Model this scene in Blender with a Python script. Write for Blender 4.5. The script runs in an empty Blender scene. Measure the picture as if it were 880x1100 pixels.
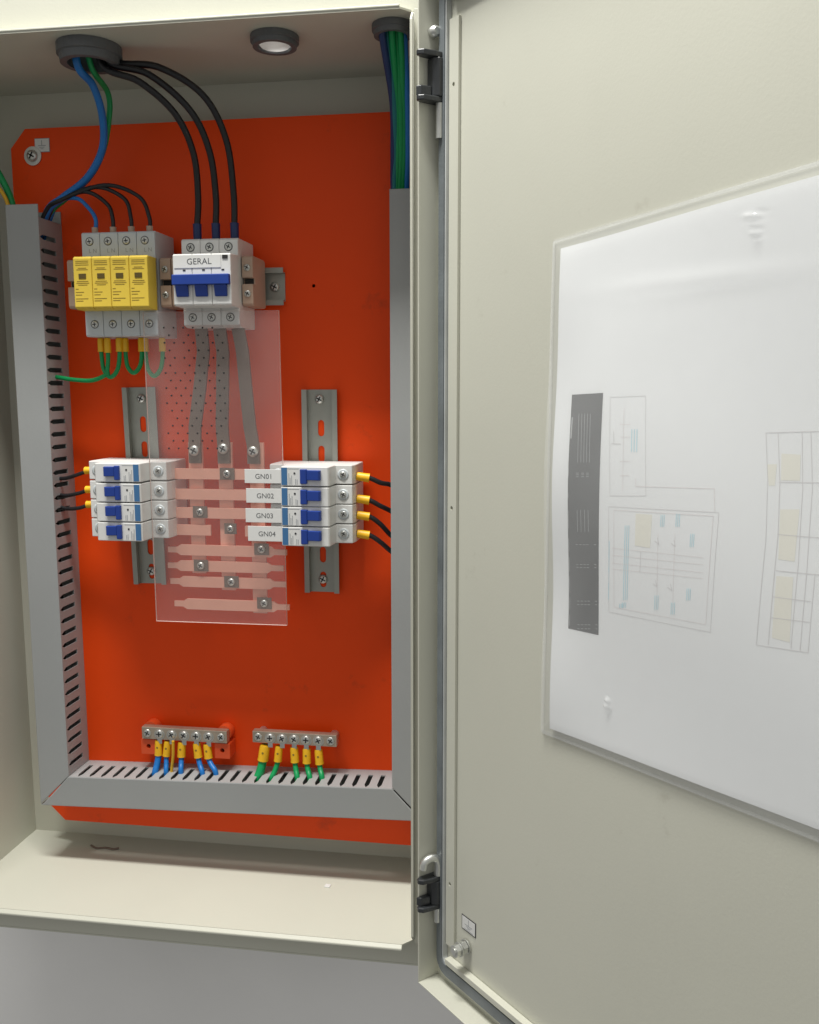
import bpy, math, random
from mathutils import Vector, Matrix
random.seed(7)
S = 0.001                                   # the scene is written in millimetres
scene = bpy.context.scene
COL = scene.collection

# ------------------------------------------------------------------ camera
F_PX, CAM = 977.7, Vector((510.12, -866.71, 491.55))
YAW, PITCH, ROLL = (math.radians(a) for a in (8.61, 7.78, -0.09))
FW = Vector((-math.sin(YAW)*math.cos(PITCH), math.cos(YAW)*math.cos(PITCH), -math.sin(PITCH)))
r0 = Vector((math.cos(YAW), math.sin(YAW), 0)); u0 = r0.cross(FW)
RT = r0*math.cos(ROLL) + u0*math.sin(ROLL); UP = u0*math.cos(ROLL) - r0*math.sin(ROLL)
cd = bpy.data.cameras.new('camera'); cam = bpy.data.objects.new('camera', cd); COL.objects.link(cam)
cd.sensor_fit = 'VERTICAL'; cd.sensor_height = 36.0; cd.lens = F_PX/1100*36.0
cd.clip_start = 0.02; cd.clip_end = 60
M = Matrix((RT, UP, -FW)).transposed().to_4x4(); M.translation = CAM*S
cam.matrix_world = M; scene.camera = cam

# ------------------------------------------------------------------ light
w = bpy.data.worlds.new('World'); scene.world = w; w.use_nodes = True
bg = w.node_tree.nodes['Background']; bg.inputs[0].default_value = (1.0, 0.99, 0.965, 1); bg.inputs[1].default_value = 0.40
_n = w.node_tree.nodes; _tc = _n.new('ShaderNodeTexCoord'); _sx = _n.new('ShaderNodeSeparateXYZ'); _mr = _n.new('ShaderNodeMapRange'); _mr.inputs['From Min'].default_value = -1; _mr.inputs['To Min'].default_value = 0.14; _mr.inputs['To Max'].default_value = 0.54
w.node_tree.links.new(_tc.outputs['Generated'], _sx.inputs[0]); w.node_tree.links.new(_sx.outputs['Z'], _mr.inputs['Value']); w.node_tree.links.new(_mr.outputs['Result'], bg.inputs[1])   # ambient gradient for an unseen room, dimmed below to darken the enclosure ceiling
def area(name, loc, target, sx, sy, power, col):
    l = bpy.data.lights.new(name, 'AREA'); l.shape = 'RECTANGLE'; l.size = sx; l.size_y = sy; l.energy = power; l.color = col
    o = bpy.data.objects.new(name, l); COL.objects.link(o); o.location = loc
    o.rotation_euler = (Vector(target)-Vector(loc)).to_track_quat('-Z', 'Y').to_euler()
    return o
area('ceiling_luminaire', (0.14, -0.415, 1.66), (0.14, -0.415, 0), 0.60, 0.13, 29, (1.0, 0.985, 0.94))
vs = scene.view_settings; vs.view_transform = 'Standard'; vs.look = 'None'; vs.gamma = 1; vs.use_curve_mapping = False; vs.exposure = 0.0

# ------------------------------------------------------------------ pixel -> place (distance always from the plane touched)
def ray(x, y): return FW + RT*((x-440)/F_PX) + UP*((550-y)/F_PX)
def onY(x, y, Y): d = ray(x, y); return CAM + d*((Y-CAM.y)/d.y)
def onZ(x, y, Z): d = ray(x, y); return CAM + d*((Z-CAM.z)/d.z)
def onP(x, y, O, n): d = ray(x, y); return CAM + d*((O-CAM).dot(n)/d.dot(n))

# ------------------------------------------------------------------ materials
def mat(name, col, rough=0.5, metal=0.0, var=0.0, vscale=12.0, bump=0.0, bscale=300.0, spec=0.5, coat=0.0, dirt=None):
    m = bpy.data.materials.new(name); m.use_nodes = True; nt = m.node_tree; b = nt.nodes['Principled BSDF']
    b.inputs['Base Color'].default_value = (*col, 1); b.inputs['Roughness'].default_value = rough
    b.inputs['Metallic'].default_value = metal; b.inputs['Specular IOR Level'].default_value = spec
    b.inputs['Coat Weight'].default_value = coat
    tc = nt.nodes.new('ShaderNodeTexCoord')
    if var or dirt:
        n = nt.nodes.new('ShaderNodeTexNoise'); n.inputs['Scale'].default_value = vscale; n.inputs['Detail'].default_value = 6
        nt.links.new(tc.outputs['Object'], n.inputs['Vector'])
        r = nt.nodes.new('ShaderNodeValToRGB'); r.color_ramp.elements[0].position = 0.3; r.color_ramp.elements[1].position = 0.7
        r.color_ramp.elements[0].color = (*[c*(1-var) for c in col], 1); r.color_ramp.elements[1].color = (*[min(1, c*(1+var)) for c in col], 1)
        nt.links.new(n.outputs['Fac'], r.inputs['Fac']); out = r.outputs['Color']
        if dirt:                                     # sparse scuffs and specks
            dcol, dscale, lo, hi = dirt
            n2 = nt.nodes.new('ShaderNodeTexNoise'); n2.inputs['Scale'].default_value = dscale; n2.inputs['Detail'].default_value = 8; n2.inputs['Roughness'].default_value = 0.7
            nt.links.new(tc.outputs['Object'], n2.inputs['Vector'])
            r2 = nt.nodes.new('ShaderNodeMapRange'); r2.inputs['From Min'].default_value = lo; r2.inputs['From Max'].default_value = hi
            nt.links.new(n2.outputs['Fac'], r2.inputs['Value'])
            mx = nt.nodes.new('ShaderNodeMix'); mx.data_type = 'RGBA'; mx.inputs[7].default_value = (*dcol, 1)
            nt.links.new(r2.outputs['Result'], mx.inputs[0]); nt.links.new(out, mx.inputs[6]); out = mx.outputs[2]
        nt.links.new(out, b.inputs['Base Color'])
        rr = nt.nodes.new('ShaderNodeMapRange'); rr.inputs['To Min'].default_value = rough*0.85; rr.inputs['To Max'].default_value = min(1, rough*1.2)
        nt.links.new(n.outputs['Fac'], rr.inputs['Value']); nt.links.new(rr.outputs['Result'], b.inputs['Roughness'])
    if bump:
        nb = nt.nodes.new('ShaderNodeTexNoise'); nb.inputs['Scale'].default_value = bscale; nb.inputs['Detail'].default_value = 3
        nt.links.new(tc.outputs['Object'], nb.inputs['Vector'])
        bp = nt.nodes.new('ShaderNodeBump'); bp.inputs['Strength'].default_value = bump; bp.inputs['Distance'].default_value = 0.0006
        nt.links.new(nb.outputs['Fac'], bp.inputs['Height']); nt.links.new(bp.outputs['Normal'], b.inputs['Normal'])
    return m
def clear(name, haze, hazecol, gloss_rough, gloss=0.06, bump=0.0, bscale=20, dist=0.002, aniso=None):
    m = bpy.data.materials.new(name); m.use_nodes = True; nt = m.node_tree; nt.nodes.clear()
    o = nt.nodes.new('ShaderNodeOutputMaterial'); t = nt.nodes.new('ShaderNodeBsdfTransparent'); d = nt.nodes.new('ShaderNodeBsdfDiffuse'); g = nt.nodes.new('ShaderNodeBsdfGlossy')
    d.inputs['Color'].default_value = (*hazecol, 1); g.inputs['Roughness'].default_value = gloss_rough
    fc = nt.nodes.new('ShaderNodeLayerWeight'); lw = nt.nodes.new('ShaderNodeMath'); lw.operation = 'POWER'; lw.inputs[1].default_value = 5.0
    nt.links.new(fc.outputs['Facing'], lw.inputs[0])
    mul = nt.nodes.new('ShaderNodeMath'); mul.operation = 'MULTIPLY_ADD'; mul.inputs[1].default_value = 0.9; mul.inputs[2].default_value = gloss
    a = nt.nodes.new('ShaderNodeMixShader'); a.inputs[0].default_value = haze
    b = nt.nodes.new('ShaderNodeMixShader')
    tc = nt.nodes.new('ShaderNodeTexCoord')
    n1 = nt.nodes.new('ShaderNodeTexNoise'); n1.inputs['Scale'].default_value = 9; n1.inputs['Detail'].default_value = 5
    nt.links.new(tc.outputs['Object'], n1.inputs['Vector'])
    mr = nt.nodes.new('ShaderNodeMapRange'); mr.inputs['From Min'].default_value = .3; mr.inputs['From Max'].default_value = .7; mr.inputs['To Min'].default_value = haze*0.75; mr.inputs['To Max'].default_value = haze*1.25
    nt.links.new(n1.outputs['Fac'], mr.inputs['Value']); nt.links.new(mr.outputs['Result'], a.inputs[0])
    nt.links.new(t.outputs[0], a.inputs[1]); nt.links.new(d.outputs[0], a.inputs[2])
    nt.links.new(lw.outputs[0], mul.inputs[0]); nt.links.new(mul.outputs[0], b.inputs[0])
    nt.links.new(a.outputs[0], b.inputs[1]); nt.links.new(g.outputs[0], b.inputs[2]); nt.links.new(b.outputs[0], o.inputs[0])
    if bump:
        nb = nt.nodes.new('ShaderNodeTexNoise'); nb.inputs['Scale'].default_value = bscale; nb.inputs['Detail'].default_value = 2
        nt.links.new(tc.outputs['Object'], nb.inputs['Vector'])
        bp = nt.nodes.new('ShaderNodeBump'); bp.inputs['Strength'].default_value = bump; bp.inputs['Distance'].default_value = dist
        nt.links.new(nb.outputs['Fac'], bp.inputs['Height']); nt.links.new(bp.outputs['Normal'], g.inputs['Normal'])
    return m
BEIGE = (0.585, 0.585, 0.50)
K = dict(
    beige=mat('beige_paint', BEIGE, 0.42, var=0.035, vscale=4, bump=0.10, bscale=520, dirt=((0.45, 0.435, 0.36), 18, 0.66, 0.82)),
    wall=mat('wall_paint', (0.88, 0.875, 0.86), 0.8, var=0.05, vscale=4, bump=0.3, bscale=160),
    orange=mat('orange_paint', (0.88, 0.070, 0.004), 0.46, var=0.06, vscale=5, bump=0.12, bscale=260, spec=0.22, dirt=((0.52, 0.05, 0.012), 16, 0.60, 0.80)),
    duct=mat('grey_pvc', (0.335, 0.345, 0.345), 0.42, var=0.03, vscale=8, bump=0.1),
    white=mat('white_plastic', (0.74, 0.74, 0.72), 0.38, var=0.02, vscale=30),
    grey_white=mat('pale_grey_plastic', (0.56, 0.60, 0.62), 0.42, var=0.02, vscale=30),
    yellow=mat('yellow_plastic', (0.72, 0.52, 0.06), 0.42, var=0.03, vscale=40),
    blue=mat('blue_plastic', (0.012, 0.045, 0.27), 0.35, var=0.05, vscale=60),
    stripe=mat('blue_print', (0.05, 0.16, 0.34), 0.5),
    ink=mat('black_ink', (0.03, 0.03, 0.035), 0.6),
    grey_ink=mat('grey_ink', (0.30, 0.32, 0.34), 0.6),
    letter_well_dark=mat('lettering_and_well_dark', (0.10, 0.105, 0.11), 0.6),  # lettering tone, also the painted dark of screw wells
    amber_ink=mat('brown_ink', (0.30, 0.20, 0.03), 0.6),
    beige_pl=mat('beige_plastic', (0.50, 0.36, 0.27), 0.5, var=0.05, vscale=50),
    zinc=mat('zinc_plated', (0.62, 0.63, 0.60), 0.36, 0.85, var=0.08, vscale=60),
    rail=mat('galvanised_rail', (0.36, 0.37, 0.33), 0.42, 0.55, var=0.10, vscale=30, bump=0.1),
    dark=mat('dark_recess', (0.02, 0.02, 0.02), 0.7),  # flat black paints the shade of driver slots and gaps; also markings
    black=mat('black_insulation', (0.010, 0.010, 0.012), 0.42, var=0.1, vscale=60),
    wblue=mat('blue_insulation', (0.008, 0.16, 0.50), 0.4, var=0.06, vscale=60),
    navy=mat('navy_insulation', (0.01, 0.03, 0.12), 0.4, var=0.06, vscale=60),
    wgreen=mat('green_insulation', (0.0, 0.30, 0.085), 0.4, var=0.06, vscale=60),
    window_ink=mat('dark_window', (0.10, 0.07, 0.015), 0.3),
    teal=mat('teal_insulation', (0.004, 0.17, 0.19), 0.4, var=0.06, vscale=60),
    wyellow=mat('yellow_insulation', (0.72, 0.42, 0.02), 0.4),
    ferrule=mat('yellow_ferrule', (0.86, 0.48, 0.012), 0.42, var=0.04, vscale=90),
    copper=mat('bare_copper', (0.88, 0.43, 0.32), 0.42, 0.15, var=0.06, vscale=40),
    tin=mat('tinned_bar', (0.21, 0.155, 0.125), 0.45, 0.35, var=0.12, vscale=40),
    hinge=mat('black_hinge_casting', (0.03, 0.033, 0.036), 0.35, var=0.1, vscale=80),
    gland=mat('grey_gland_plastic', (0.11, 0.115, 0.12), 0.5, var=0.06, vscale=60),
    gasket=mat('grey_foam_gasket', (0.16, 0.18, 0.19), 0.38, var=0.22, vscale=26, bump=0.35, bscale=500),
    gasket_skin=mat('gasket_skin', (0.52, 0.54, 0.53), 0.32, var=0.1, vscale=40),
    paper=mat('white_paper', (0.90, 0.915, 0.92), 0.7),
    p_dark=mat('charcoal_print', (0.085, 0.088, 0.09), 0.6),
    p_line=mat('grey_print', (0.74, 0.72, 0.725), 0.6),
    p_rose=mat('rose_print', (0.83, 0.77, 0.77), 0.6),
    p_blue=mat('pale_blue_print', (0.56, 0.82, 0.90), 0.6),
    p_pale=mat('grey_print_light', (0.42, 0.43, 0.435), 0.6),
    p_cream=mat('cream_print', (0.885, 0.87, 0.775), 0.6),
    bare_orange=mat('orange_insulator', (0.74, 0.09, 0.02), 0.38, var=0.05, vscale=40),
    brass=mat('nickel_bar', (0.50, 0.42, 0.33), 0.36, 0.6, var=0.12, vscale=60),
    acryl=clear('clear_acrylic', 0.055, (0.88, 0.84, 0.82), 0.06, 0.015),  # haze paints in the milky glare together with a dust film
    edge=mat('acrylic_cut_edge', (0.86, 0.70, 0.64), 0.4),
    sleeve=clear('clear_pvc_sleeve', 0.20, (0.93, 0.95, 0.95), 0.07, 0.04, bump=0.35, bscale=14, dist=0.004),  # haze raised to paint in the pale glare over the print
    plug=mat('white_plug', (0.86, 0.86, 0.86), 0.5),
)
def _translucent(m):
    nt = m.node_tree; b = nt.nodes['Principled BSDF']; o = nt.nodes['Material Output']
    t = nt.nodes.new('ShaderNodeBsdfTranslucent'); t.inputs[0].default_value = (0.9, 0.9, 0.9, 1); x = nt.nodes.new('ShaderNodeMixShader'); x.inputs[0].default_value = 0.6
    nt.links.new(b.outputs[0], x.inputs[1]); nt.links.new(t.outputs[0], x.inputs[2]); nt.links.new(x.outputs[0], o.inputs[0])
_translucent(K['plug'])

# ------------------------------------------------------------------ mesh helpers (millimetres, world space)
BASE = {}
class MB:
    def __init__(s): s.v = []; s.f = []; s.m = []; s.sm = []
    def add(s, vs, fs, mi=0, sm=False):
        o = len(s.v); s.v += [Vector(v) for v in vs]
        for f in fs: s.f.append([o+i for i in f]); s.m.append(mi); s.sm.append(sm)
        return s
    def box(s, x0, x1, y0, y1, z0, z1, mi=0):
        x0, x1 = sorted((x0, x1)); y0, y1 = sorted((y0, y1)); z0, z1 = sorted((z0, z1))
        return s.add([(x, y, z) for z in (z0, z1) for y in (y0, y1) for x in (x0, x1)],
                     [(0,2,3,1), (4,5,7,6), (0,1,5,4), (2,6,7,3), (0,4,6,2), (1,3,7,5)], mi)
    def prism(s, poly, f, h0, h1, mi=0):          # poly 2-D, f(a, b, h) -> point
        n = len(poly); vs = [f(a, b, h0) for a, b in poly] + [f(a, b, h1) for a, b in poly]
        fs = [list(range(n))[::-1], list(range(n, 2*n))] + [(i, (i+1) % n, n+(i+1) % n, n+i) for i in range(n)]
        return s.add(vs, fs, mi)
    def lathe(s, c, ax, prof, seg=20, mi=0, sm=True):    # prof: (radius, height along ax)
        c = Vector(c); ax = Vector(ax).normalized(); a = ax.orthogonal().normalized(); b = ax.cross(a)
        vs = []; fs = []
        for r, h in prof:
            for k in range(seg):
                t = 2*math.pi*k/seg; vs.append(c + ax*h + (a*math.cos(t)+b*math.sin(t))*r)
        for i in range(len(prof)-1):
            for k in range(seg): k2 = (k+1) % seg; fs.append((i*seg+k, i*seg+k2, (i+1)*seg+k2, (i+1)*seg+k))
        o = len(prof)-1
        s.add(vs, fs, mi, sm)
        s.add([c+ax*prof[0][1]+(a*math.cos(2*math.pi*k/seg)+b*math.sin(2*math.pi*k/seg))*prof[0][0] for k in range(seg)], [list(range(seg))[::-1]], mi) if prof[0][0] > 0.01 else None
        s.add([c+ax*prof[o][1]+(a*math.cos(2*math.pi*k/seg)+b*math.sin(2*math.pi*k/seg))*prof[o][0] for k in range(seg)], [list(range(seg))], mi) if prof[o][0] > 0.01 else None
        return s
    def cyl(s, p0, p1, r, seg=16, mi=0, r1=None):
        p0, p1 = Vector(p0), Vector(p1); return s.lathe(p0, p1-p0, [(r, 0), (r if r1 is None else r1, (p1-p0).length)], seg, mi)
    def tube(s, pts, r, seg=10, mi=0, sub=8):
        P = [Vector(p) for p in pts]
        if len(P) > 2:
            Q = [P[0]*2-P[1]] + P + [P[-1]*2-P[-2]]; out = []
            for i in range(1, len(Q)-2):
                a, b, c, d = Q[i-1:i+3]
                for k in range(sub):
                    t = k/sub; out.append(0.5*((2*b)+(c-a)*t+(2*a-5*b+4*c-d)*t*t+(3*b-a-3*c+d)*t**3))
            P = out + [P[-1]]
        n = None; vs = []
        for i, p in enumerate(P):
            t = (P[min(i+1, len(P)-1)]-P[max(i-1, 0)]).normalized()
            n = t.orthogonal().normalized() if n is None else (n-t*n.dot(t)).normalized()
            b = t.cross(n)
            vs += [p+(n*math.cos(2*math.pi*k/seg)+b*math.sin(2*math.pi*k/seg))*r for k in range(seg)]
        fs = [(i*seg+k, i*seg+(k+1) % seg, (i+1)*seg+(k+1) % seg, (i+1)*seg+k) for i in range(len(P)-1) for k in range(seg)]
        s.add(vs, fs, mi, True); e = (len(P)-1)*seg
        s.add(vs[:seg], [list(range(seg))[::-1]], mi); s.add(vs[e:], [list(range(seg))], mi)
        return s
    def sheet(s, outline, holes, f, h0, h1, mi=0):    # flat sheet with real holes; f(a, b, h)
        c = bpy.data.curves.new('tmp', 'CURVE'); c.dimensions = '2D'; c.fill_mode = 'BOTH'; c.extrude = 0.5
        for loop in [outline]+list(holes):
            sp = c.splines.new('POLY'); sp.points.add(len(loop)-1); sp.use_cyclic_u = True
            for q, (a, b) in zip(sp.points, loop): q.co = (a*S, b*S, 0, 1)
        o = bpy.data.objects.new('tmp', c); COL.objects.link(o)
        me = bpy.data.meshes.new_from_object(o.evaluated_get(bpy.context.evaluated_depsgraph_get()))
        s.add([f(v.co.x/S, v.co.y/S, h0 if v.co.z < 0 else h1) for v in me.vertices], [list(p.vertices) for p in me.polygons], mi)
        bpy.data.objects.remove(o); bpy.data.curves.remove(c); bpy.data.meshes.remove(me); return s
    def text(s, string, size, f, mi=0, align='CENTER', h=0.0):
        c = bpy.data.curves.new('tmp', 'FONT'); c.body = string; c.size = size; c.align_x = align; c.align_y = 'CENTER'; c.resolution_u = 3
        o = bpy.data.objects.new('tmp', c); COL.objects.link(o)
        me = bpy.data.meshes.new_from_object(o.evaluated_get(bpy.context.evaluated_depsgraph_get()))
        s.add([f(v.co.x, v.co.y, h) for v in me.vertices], [list(p.vertices) for p in me.polygons], mi)
        bpy.data.objects.remove(o); bpy.data.curves.remove(c); bpy.data.meshes.remove(me); return s
    def build(s, name, m, parent=None, bevel=0, seg=2, origin=None):
        if parent is not None: org = BASE[parent.name]
        elif origin is not None: org = Vector(origin)
        else:
            lo = [min(v[i] for v in s.v) for i in range(3)]; hi = [max(v[i] for v in s.v) for i in range(3)]
            org = Vector(((lo[0]+hi[0])/2, (lo[1]+hi[1])/2, lo[2]))
        me = bpy.data.meshes.new(name); me.from_pydata([(v-org)*S for v in s.v], [], s.f)
        for mm in (m if isinstance(m, (list, tuple)) else [m]): me.materials.append(K[mm])
        for p, mi, sm in zip(me.polygons, s.m, s.sm): p.material_index = mi; p.use_smooth = sm
        me.validate()
        o = bpy.data.objects.new(name, me); COL.objects.link(o)
        if parent is not None: o.parent = parent
        else: o.location = org*S
        BASE[o.name] = org
        if bevel:
            b = o.modifiers.new('bevel', 'BEVEL'); b.width = bevel*S; b.segments = seg; b.limit_method = 'ANGLE'; b.angle_limit = math.radians(40)
        return o
def tag(o, label, cat, group=None, kind=None):
    o['label'] = label; o['category'] = cat
    if group: o['group'] = group
    if kind: o['kind'] = kind
    return o
def thing(name, loc, label, cat, group=None):
    o = bpy.data.objects.new(name, None); COL.objects.link(o); o.location = Vector(loc)*S; o.empty_display_size = 0.01
    BASE[o.name] = Vector(loc); return tag(o, label, cat, group)
def copy_tree(o, parent=None):
    c = o.copy(); COL.objects.link(c); c.parent = parent; BASE[c.name] = BASE[o.name]
    for ch in o.children: copy_tree(ch, c)
    return c
XZ = lambda a, b, h: Vector((a, h, b))            # sheets facing the viewer: a = X, b = Z, h = Y
def circle(cx, cy, r, n=24): return [(cx+r*math.cos(2*math.pi*k/n), cy+r*math.sin(2*math.pi*k/n)) for k in range(n)]
def slot(cx, cy, w, l, n=5):                       # rounded slot, long in b
    k = l/2-w/2; out = []
    for i in range(n+1): t = math.pi*i/n; out.append((cx+w/2*math.cos(t), cy+k+w/2*math.sin(t)))
    for i in range(n+1): t = math.pi+math.pi*i/n; out.append((cx+w/2*math.cos(t), cy-k+w/2*math.sin(t)))
    return out
SCREW = {}
def screw(parent, c, r, name='screw', ax=(0, -1, 0), m='zinc', h=None, turn=0.3, driver='cross'):
    key = (round(r, 2), m, tuple(ax), h, turn, driver)
    c = Vector(c); hh = h or r*0.55
    if key not in SCREW:
        b = MB(); ax_ = Vector(ax).normalized(); a = ax_.orthogonal().normalized(); a = a*math.cos(turn)+ax_.cross(a)*math.sin(turn); e = ax_.cross(a)
        b.lathe((0,0,0), ax, [(r, 0), (r, hh*0.35), (r*0.86, hh*0.8), (r*0.55, hh)], 18)
        for p, q in ((a, e), (e, a))[:2 if driver == 'cross' else 1]:
            L, W = r*0.62, r*0.13
            vs = [p*sx*L+q*sy*W+ax_*z for z in (0, hh+0.12) for sx, sy in ((-1,-1), (1,-1), (1,1), (-1,1))]
            b.add(vs, [(4,5,6,7), (0,1,5,4), (1,2,6,5), (2,3,7,6), (3,0,4,7)], 1)  # raised dark bars, painted shade of the driver slot
        o = b.build(name, [m, 'dark'], None, origin=(0,0,0)); SCREW[key] = o.data
        bpy.data.objects.remove(o)
    o = bpy.data.objects.new(name, SCREW[key]); COL.objects.link(o); o.parent = parent
    o.location = (c-BASE[parent.name])*S; BASE[o.name] = BASE[parent.name]
    return o

# ================================================================== setting: the wall
wl = MB(); wl.box(-2500, 2500, 27.5, 60, -1600, 2400)
o = wl.build('wall', 'wall'); o['kind'] = 'structure'; o['label'] = 'plain grey wall below the enclosure'

# ================================================================== enclosure
XL, XR, H, YB, YF = -50.0, 398.6, 782.6, 25.0, -124.8
T = 1.5; RIM = -113.0; RW = 26.0
enc = thing('enclosure', ((XL+XR)/2, YB, -RW), 'beige painted steel wall enclosure with its door swung open to the right', 'enclosure')
MB().box(XL-T, XR+T, YB, YB+T, -T, H+T).build('back_panel', 'beige', enc)
GL = [(114.4, -88.0, 20.0), (278.3, -85.0, 15.0), (380.0, -94.0, 12.5)]
XY = lambda a, b, h: Vector((a, b, h))
ch = 8.0
out = [(XL, YB), (XL, YF+ch), (XL+ch, YF), (XR-ch, YF), (XR, YF+ch), (XR, YB)]
MB().sheet(out, [circle(x, y, r) for x, y, r in GL], XY, H, H+T).build('top_panel', 'beige', enc)
MB().sheet(out, [], XY, -T, 0).build('bottom_panel', 'beige', enc)
YZ = lambda a, b, h: Vector((h, a, b))
outs = [(YB, 0), (YF+ch, 0), (YF, ch), (YF, H-ch), (YF+ch, H), (YB, H)]
MB().sheet(outs, [], YZ, XL-T, XL).build('side_panel', 'beige', enc)
MB().sheet(outs, [], YZ, XR, XR+T).build('side_panel', 'beige', enc)
# rolled front hems of the opening
MB().prism([(YF-0.05, 0), (YF-3.4, -2.6), (YF-3.4, -4.6), (YF-0.05, -4.6)], lambda a, b, h: Vector((h, a, b)), XL+ch, XR-ch).build('lip_hem', 'beige', enc, 0.6)
MB().box(XL+ch, XR-ch, YF-0.6, YF+1.6, H+T+0.01, H+3.4).build('lip_hem', 'beige', enc, 0.5)
MB().box(XL-3.2, XL-T-0.01, YF-0.6, YF+1.6, ch, H-ch).build('lip_hem', 'beige', enc, 0.5)
MB().box(XR+T+0.01, XR+2.3, YF-0.6, YF+1.6, ch, H-ch).build('lip_hem', 'beige', enc, 0.5)
# the flange around the opening, set back behind the lip
def rim(a, b, c, d): MB().box(a, b, RIM, RIM+T, c, d).build('rim', 'beige', enc, 0.4)
rim(XL-RW, XR+RW, -RW, -T-0.02); rim(XL-RW, XR+RW, H+T+0.02, H+RW+22)
rim(XL-RW, XL-T-0.02, -T, H+T)
MB().box(XR+T+0.9, XR+RW, -119.5, -118, -T, H+T).build('rim', 'beige', enc, 0.4)
for q in ((XL-RW, XR+RW, -RW-T, -RW-0.02), (XL-RW, XR+RW, H+RW+22.02, H+RW+22+T)):
    MB().box(q[0], q[1], RIM, RIM+16, q[2], q[3]).build('rim_return', 'beige', enc)
for q in ((XL-RW-T, XL-RW-0.02), (XR+RW+0.02, XR+RW+T)):
    MB().box(q[0], q[1], RIM, RIM+16, -RW, H+RW).build('rim_return', 'beige', enc)

# ---- door: local axes u (away from the hinge), n (inner face, towards the viewer), z
DA = Vector((407.4, -138.7, -25.0)); DU = Vector((0.690, -0.724, 0)).normalized(); DN = Vector((-0.724, -0.690, 0)).normalized()
DD = 21.0; DW, DH = 500.0, 833.0
DO = DA - DN*DD
def D(u, n, z): return DO + DU*u + DN*n + Vector((0, 0, z))
def dbox(b, u0, u1, n0, n1, z0, z1, mi=0):
    vs = [D(u, n, z) for z in (z0, z1) for n in (n0, n1) for u in (u0, u1)]
    return b.add(vs, [(0,2,3,1), (4,5,7,6), (0,1,5,4), (2,6,7,3), (0,4,6,2), (1,3,7,5)], mi)
door = dbox(MB(), 0, DW, -T, 0, 0, DH).build('door', 'beige', enc)
for q in ((-T, 0, -T, DD, 0, DH), (DW, DW+T, -T, DD, 0, DH), (-T, DW+T, -T, DD, -T, 0), (-T, DW+T, -T, DD, DH, DH+T)):
    dbox(MB(), *q).build('door_flange', 'beige', door, 0.6)
# stiffener frame (box section) and foam gasket running round outside it with rounded corners
g0, g1, s1 = 4.5, 14.0, 26.0; gz0, gz1, sz1 = 9.0, 21.5, 27.5
SN = 7.0
hol = [slot(20, z, 3.2, 3.4) for z in (95, 420, 745)]
UZ = lambda a, b, h: D(a, h, b)
MB().sheet([(g1+.6, gz1+16), (s1, gz1+16), (s1, DH-40), (g1+.6, DH-40)], hol, UZ, 0.3, 2.6).build('stiffener', 'beige', door, 0.5)
dbox(MB(), DW-s1, DW-g1-.6, 0.3, 2.6, gz1+16, DH-40).build('stiffener', 'beige', door, 0.5)
dbox(MB(), g1+5, DW-g1-5, 0.3, SN, gz1+.6, sz1).build('stiffener', 'beige', door, 0.5)
dbox(MB(), g1+5, DW-g1-5, 0.3, SN, DH-sz1, DH-gz1-.6).build('stiffener', 'beige', door, 0.5)
def ring(off_u, off_z, R, n=6):
    pts = []
    for cx, cz, t0 in ((DW-off_u-R, DH-off_z-R, 0), (off_u+R, DH-off_z-R, 90), (off_u+R, off_z+R, 180), (DW-off_u-R, off_z+R, 270)):
        for k in range(n+1): t = math.radians(t0+90*k/n); pts.append((cx+R*math.cos(t), cz+R*math.sin(t)))
    return pts
MB().sheet(ring(g0+1.3, gz0+1.3, 13), [ring(g1-1.3, gz1-1.3, 6)], UZ, 0.2, 6.0).build('gasket', 'gasket', door, 1.2)
MB().sheet(ring(g0, gz0, 14), [ring(g0+1.25, gz0+1.25, 13)], UZ, 0.2, 5.0).build('gasket_skin', 'gasket_skin', door)
MB().sheet(ring(g1-1.25, gz1-1.25, 6), [ring(g1, gz1, 5)], UZ, 0.2, 5.0).build('gasket_skin', 'gasket_skin', door)
# earth stud and earth sticker near the lower hinge corner
def duv(x, y, n=0.0):
    q = onP(x, y, DO+DN*n, DN)-DO; return q.dot(DU), q.z
su, sz = duv(502, 1016)
st = MB(); c = D(su, 0, sz)
st.cyl(c, c+DN*15, 3.0, 14); st.lathe(c+DN*1, DN, [(6.2, 0), (6.2, 1.2)], 18); st.lathe(c+DN*2.6, DN, [(5.6, 0), (5.6, 4.6)], 6, sm=False); st.lathe(c+DN*8.2, DN, [(6.0, 0), (6.0, 1.2)], 18); st.lathe(c+DN*9.6, DN, [(5.4, 0), (5.4, 4.4)], 6, sm=False)
st.build('earth_stud', 'zinc', door, 0.4)
s0 = duv(496.5, 981); s2 = duv(511.5, 1008)
sk = MB(); ux0, ux1, zz0, zz1 = s0[0], s2[0], s2[1], s0[1]
dbox(sk, ux0, ux1, 0.15, 0.40, zz0, zz1, 1); dbox(sk, ux0+.9, ux1-.9, 0.42, 0.6, zz0+.9, zz1-.9, 0)
um, zm = (ux0+ux1)/2, (zz0+zz1)/2
for a, b_, c_, d_ in ((-.25, .25, -.5, 5), (-5, 5, -.8, -.3), (-3.2, 3.2, -2.2, -1.8), (-1.6, 1.6, -3.4, -3.0), (-6, 6, -4.9, -4.5)): dbox(sk, um+a, um+b_, 0.62, 0.7, zm+c_, zm+d_, 2)
sk.build('earth_sticker', ['white', 'ink', 'grey_ink'], door)
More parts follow.
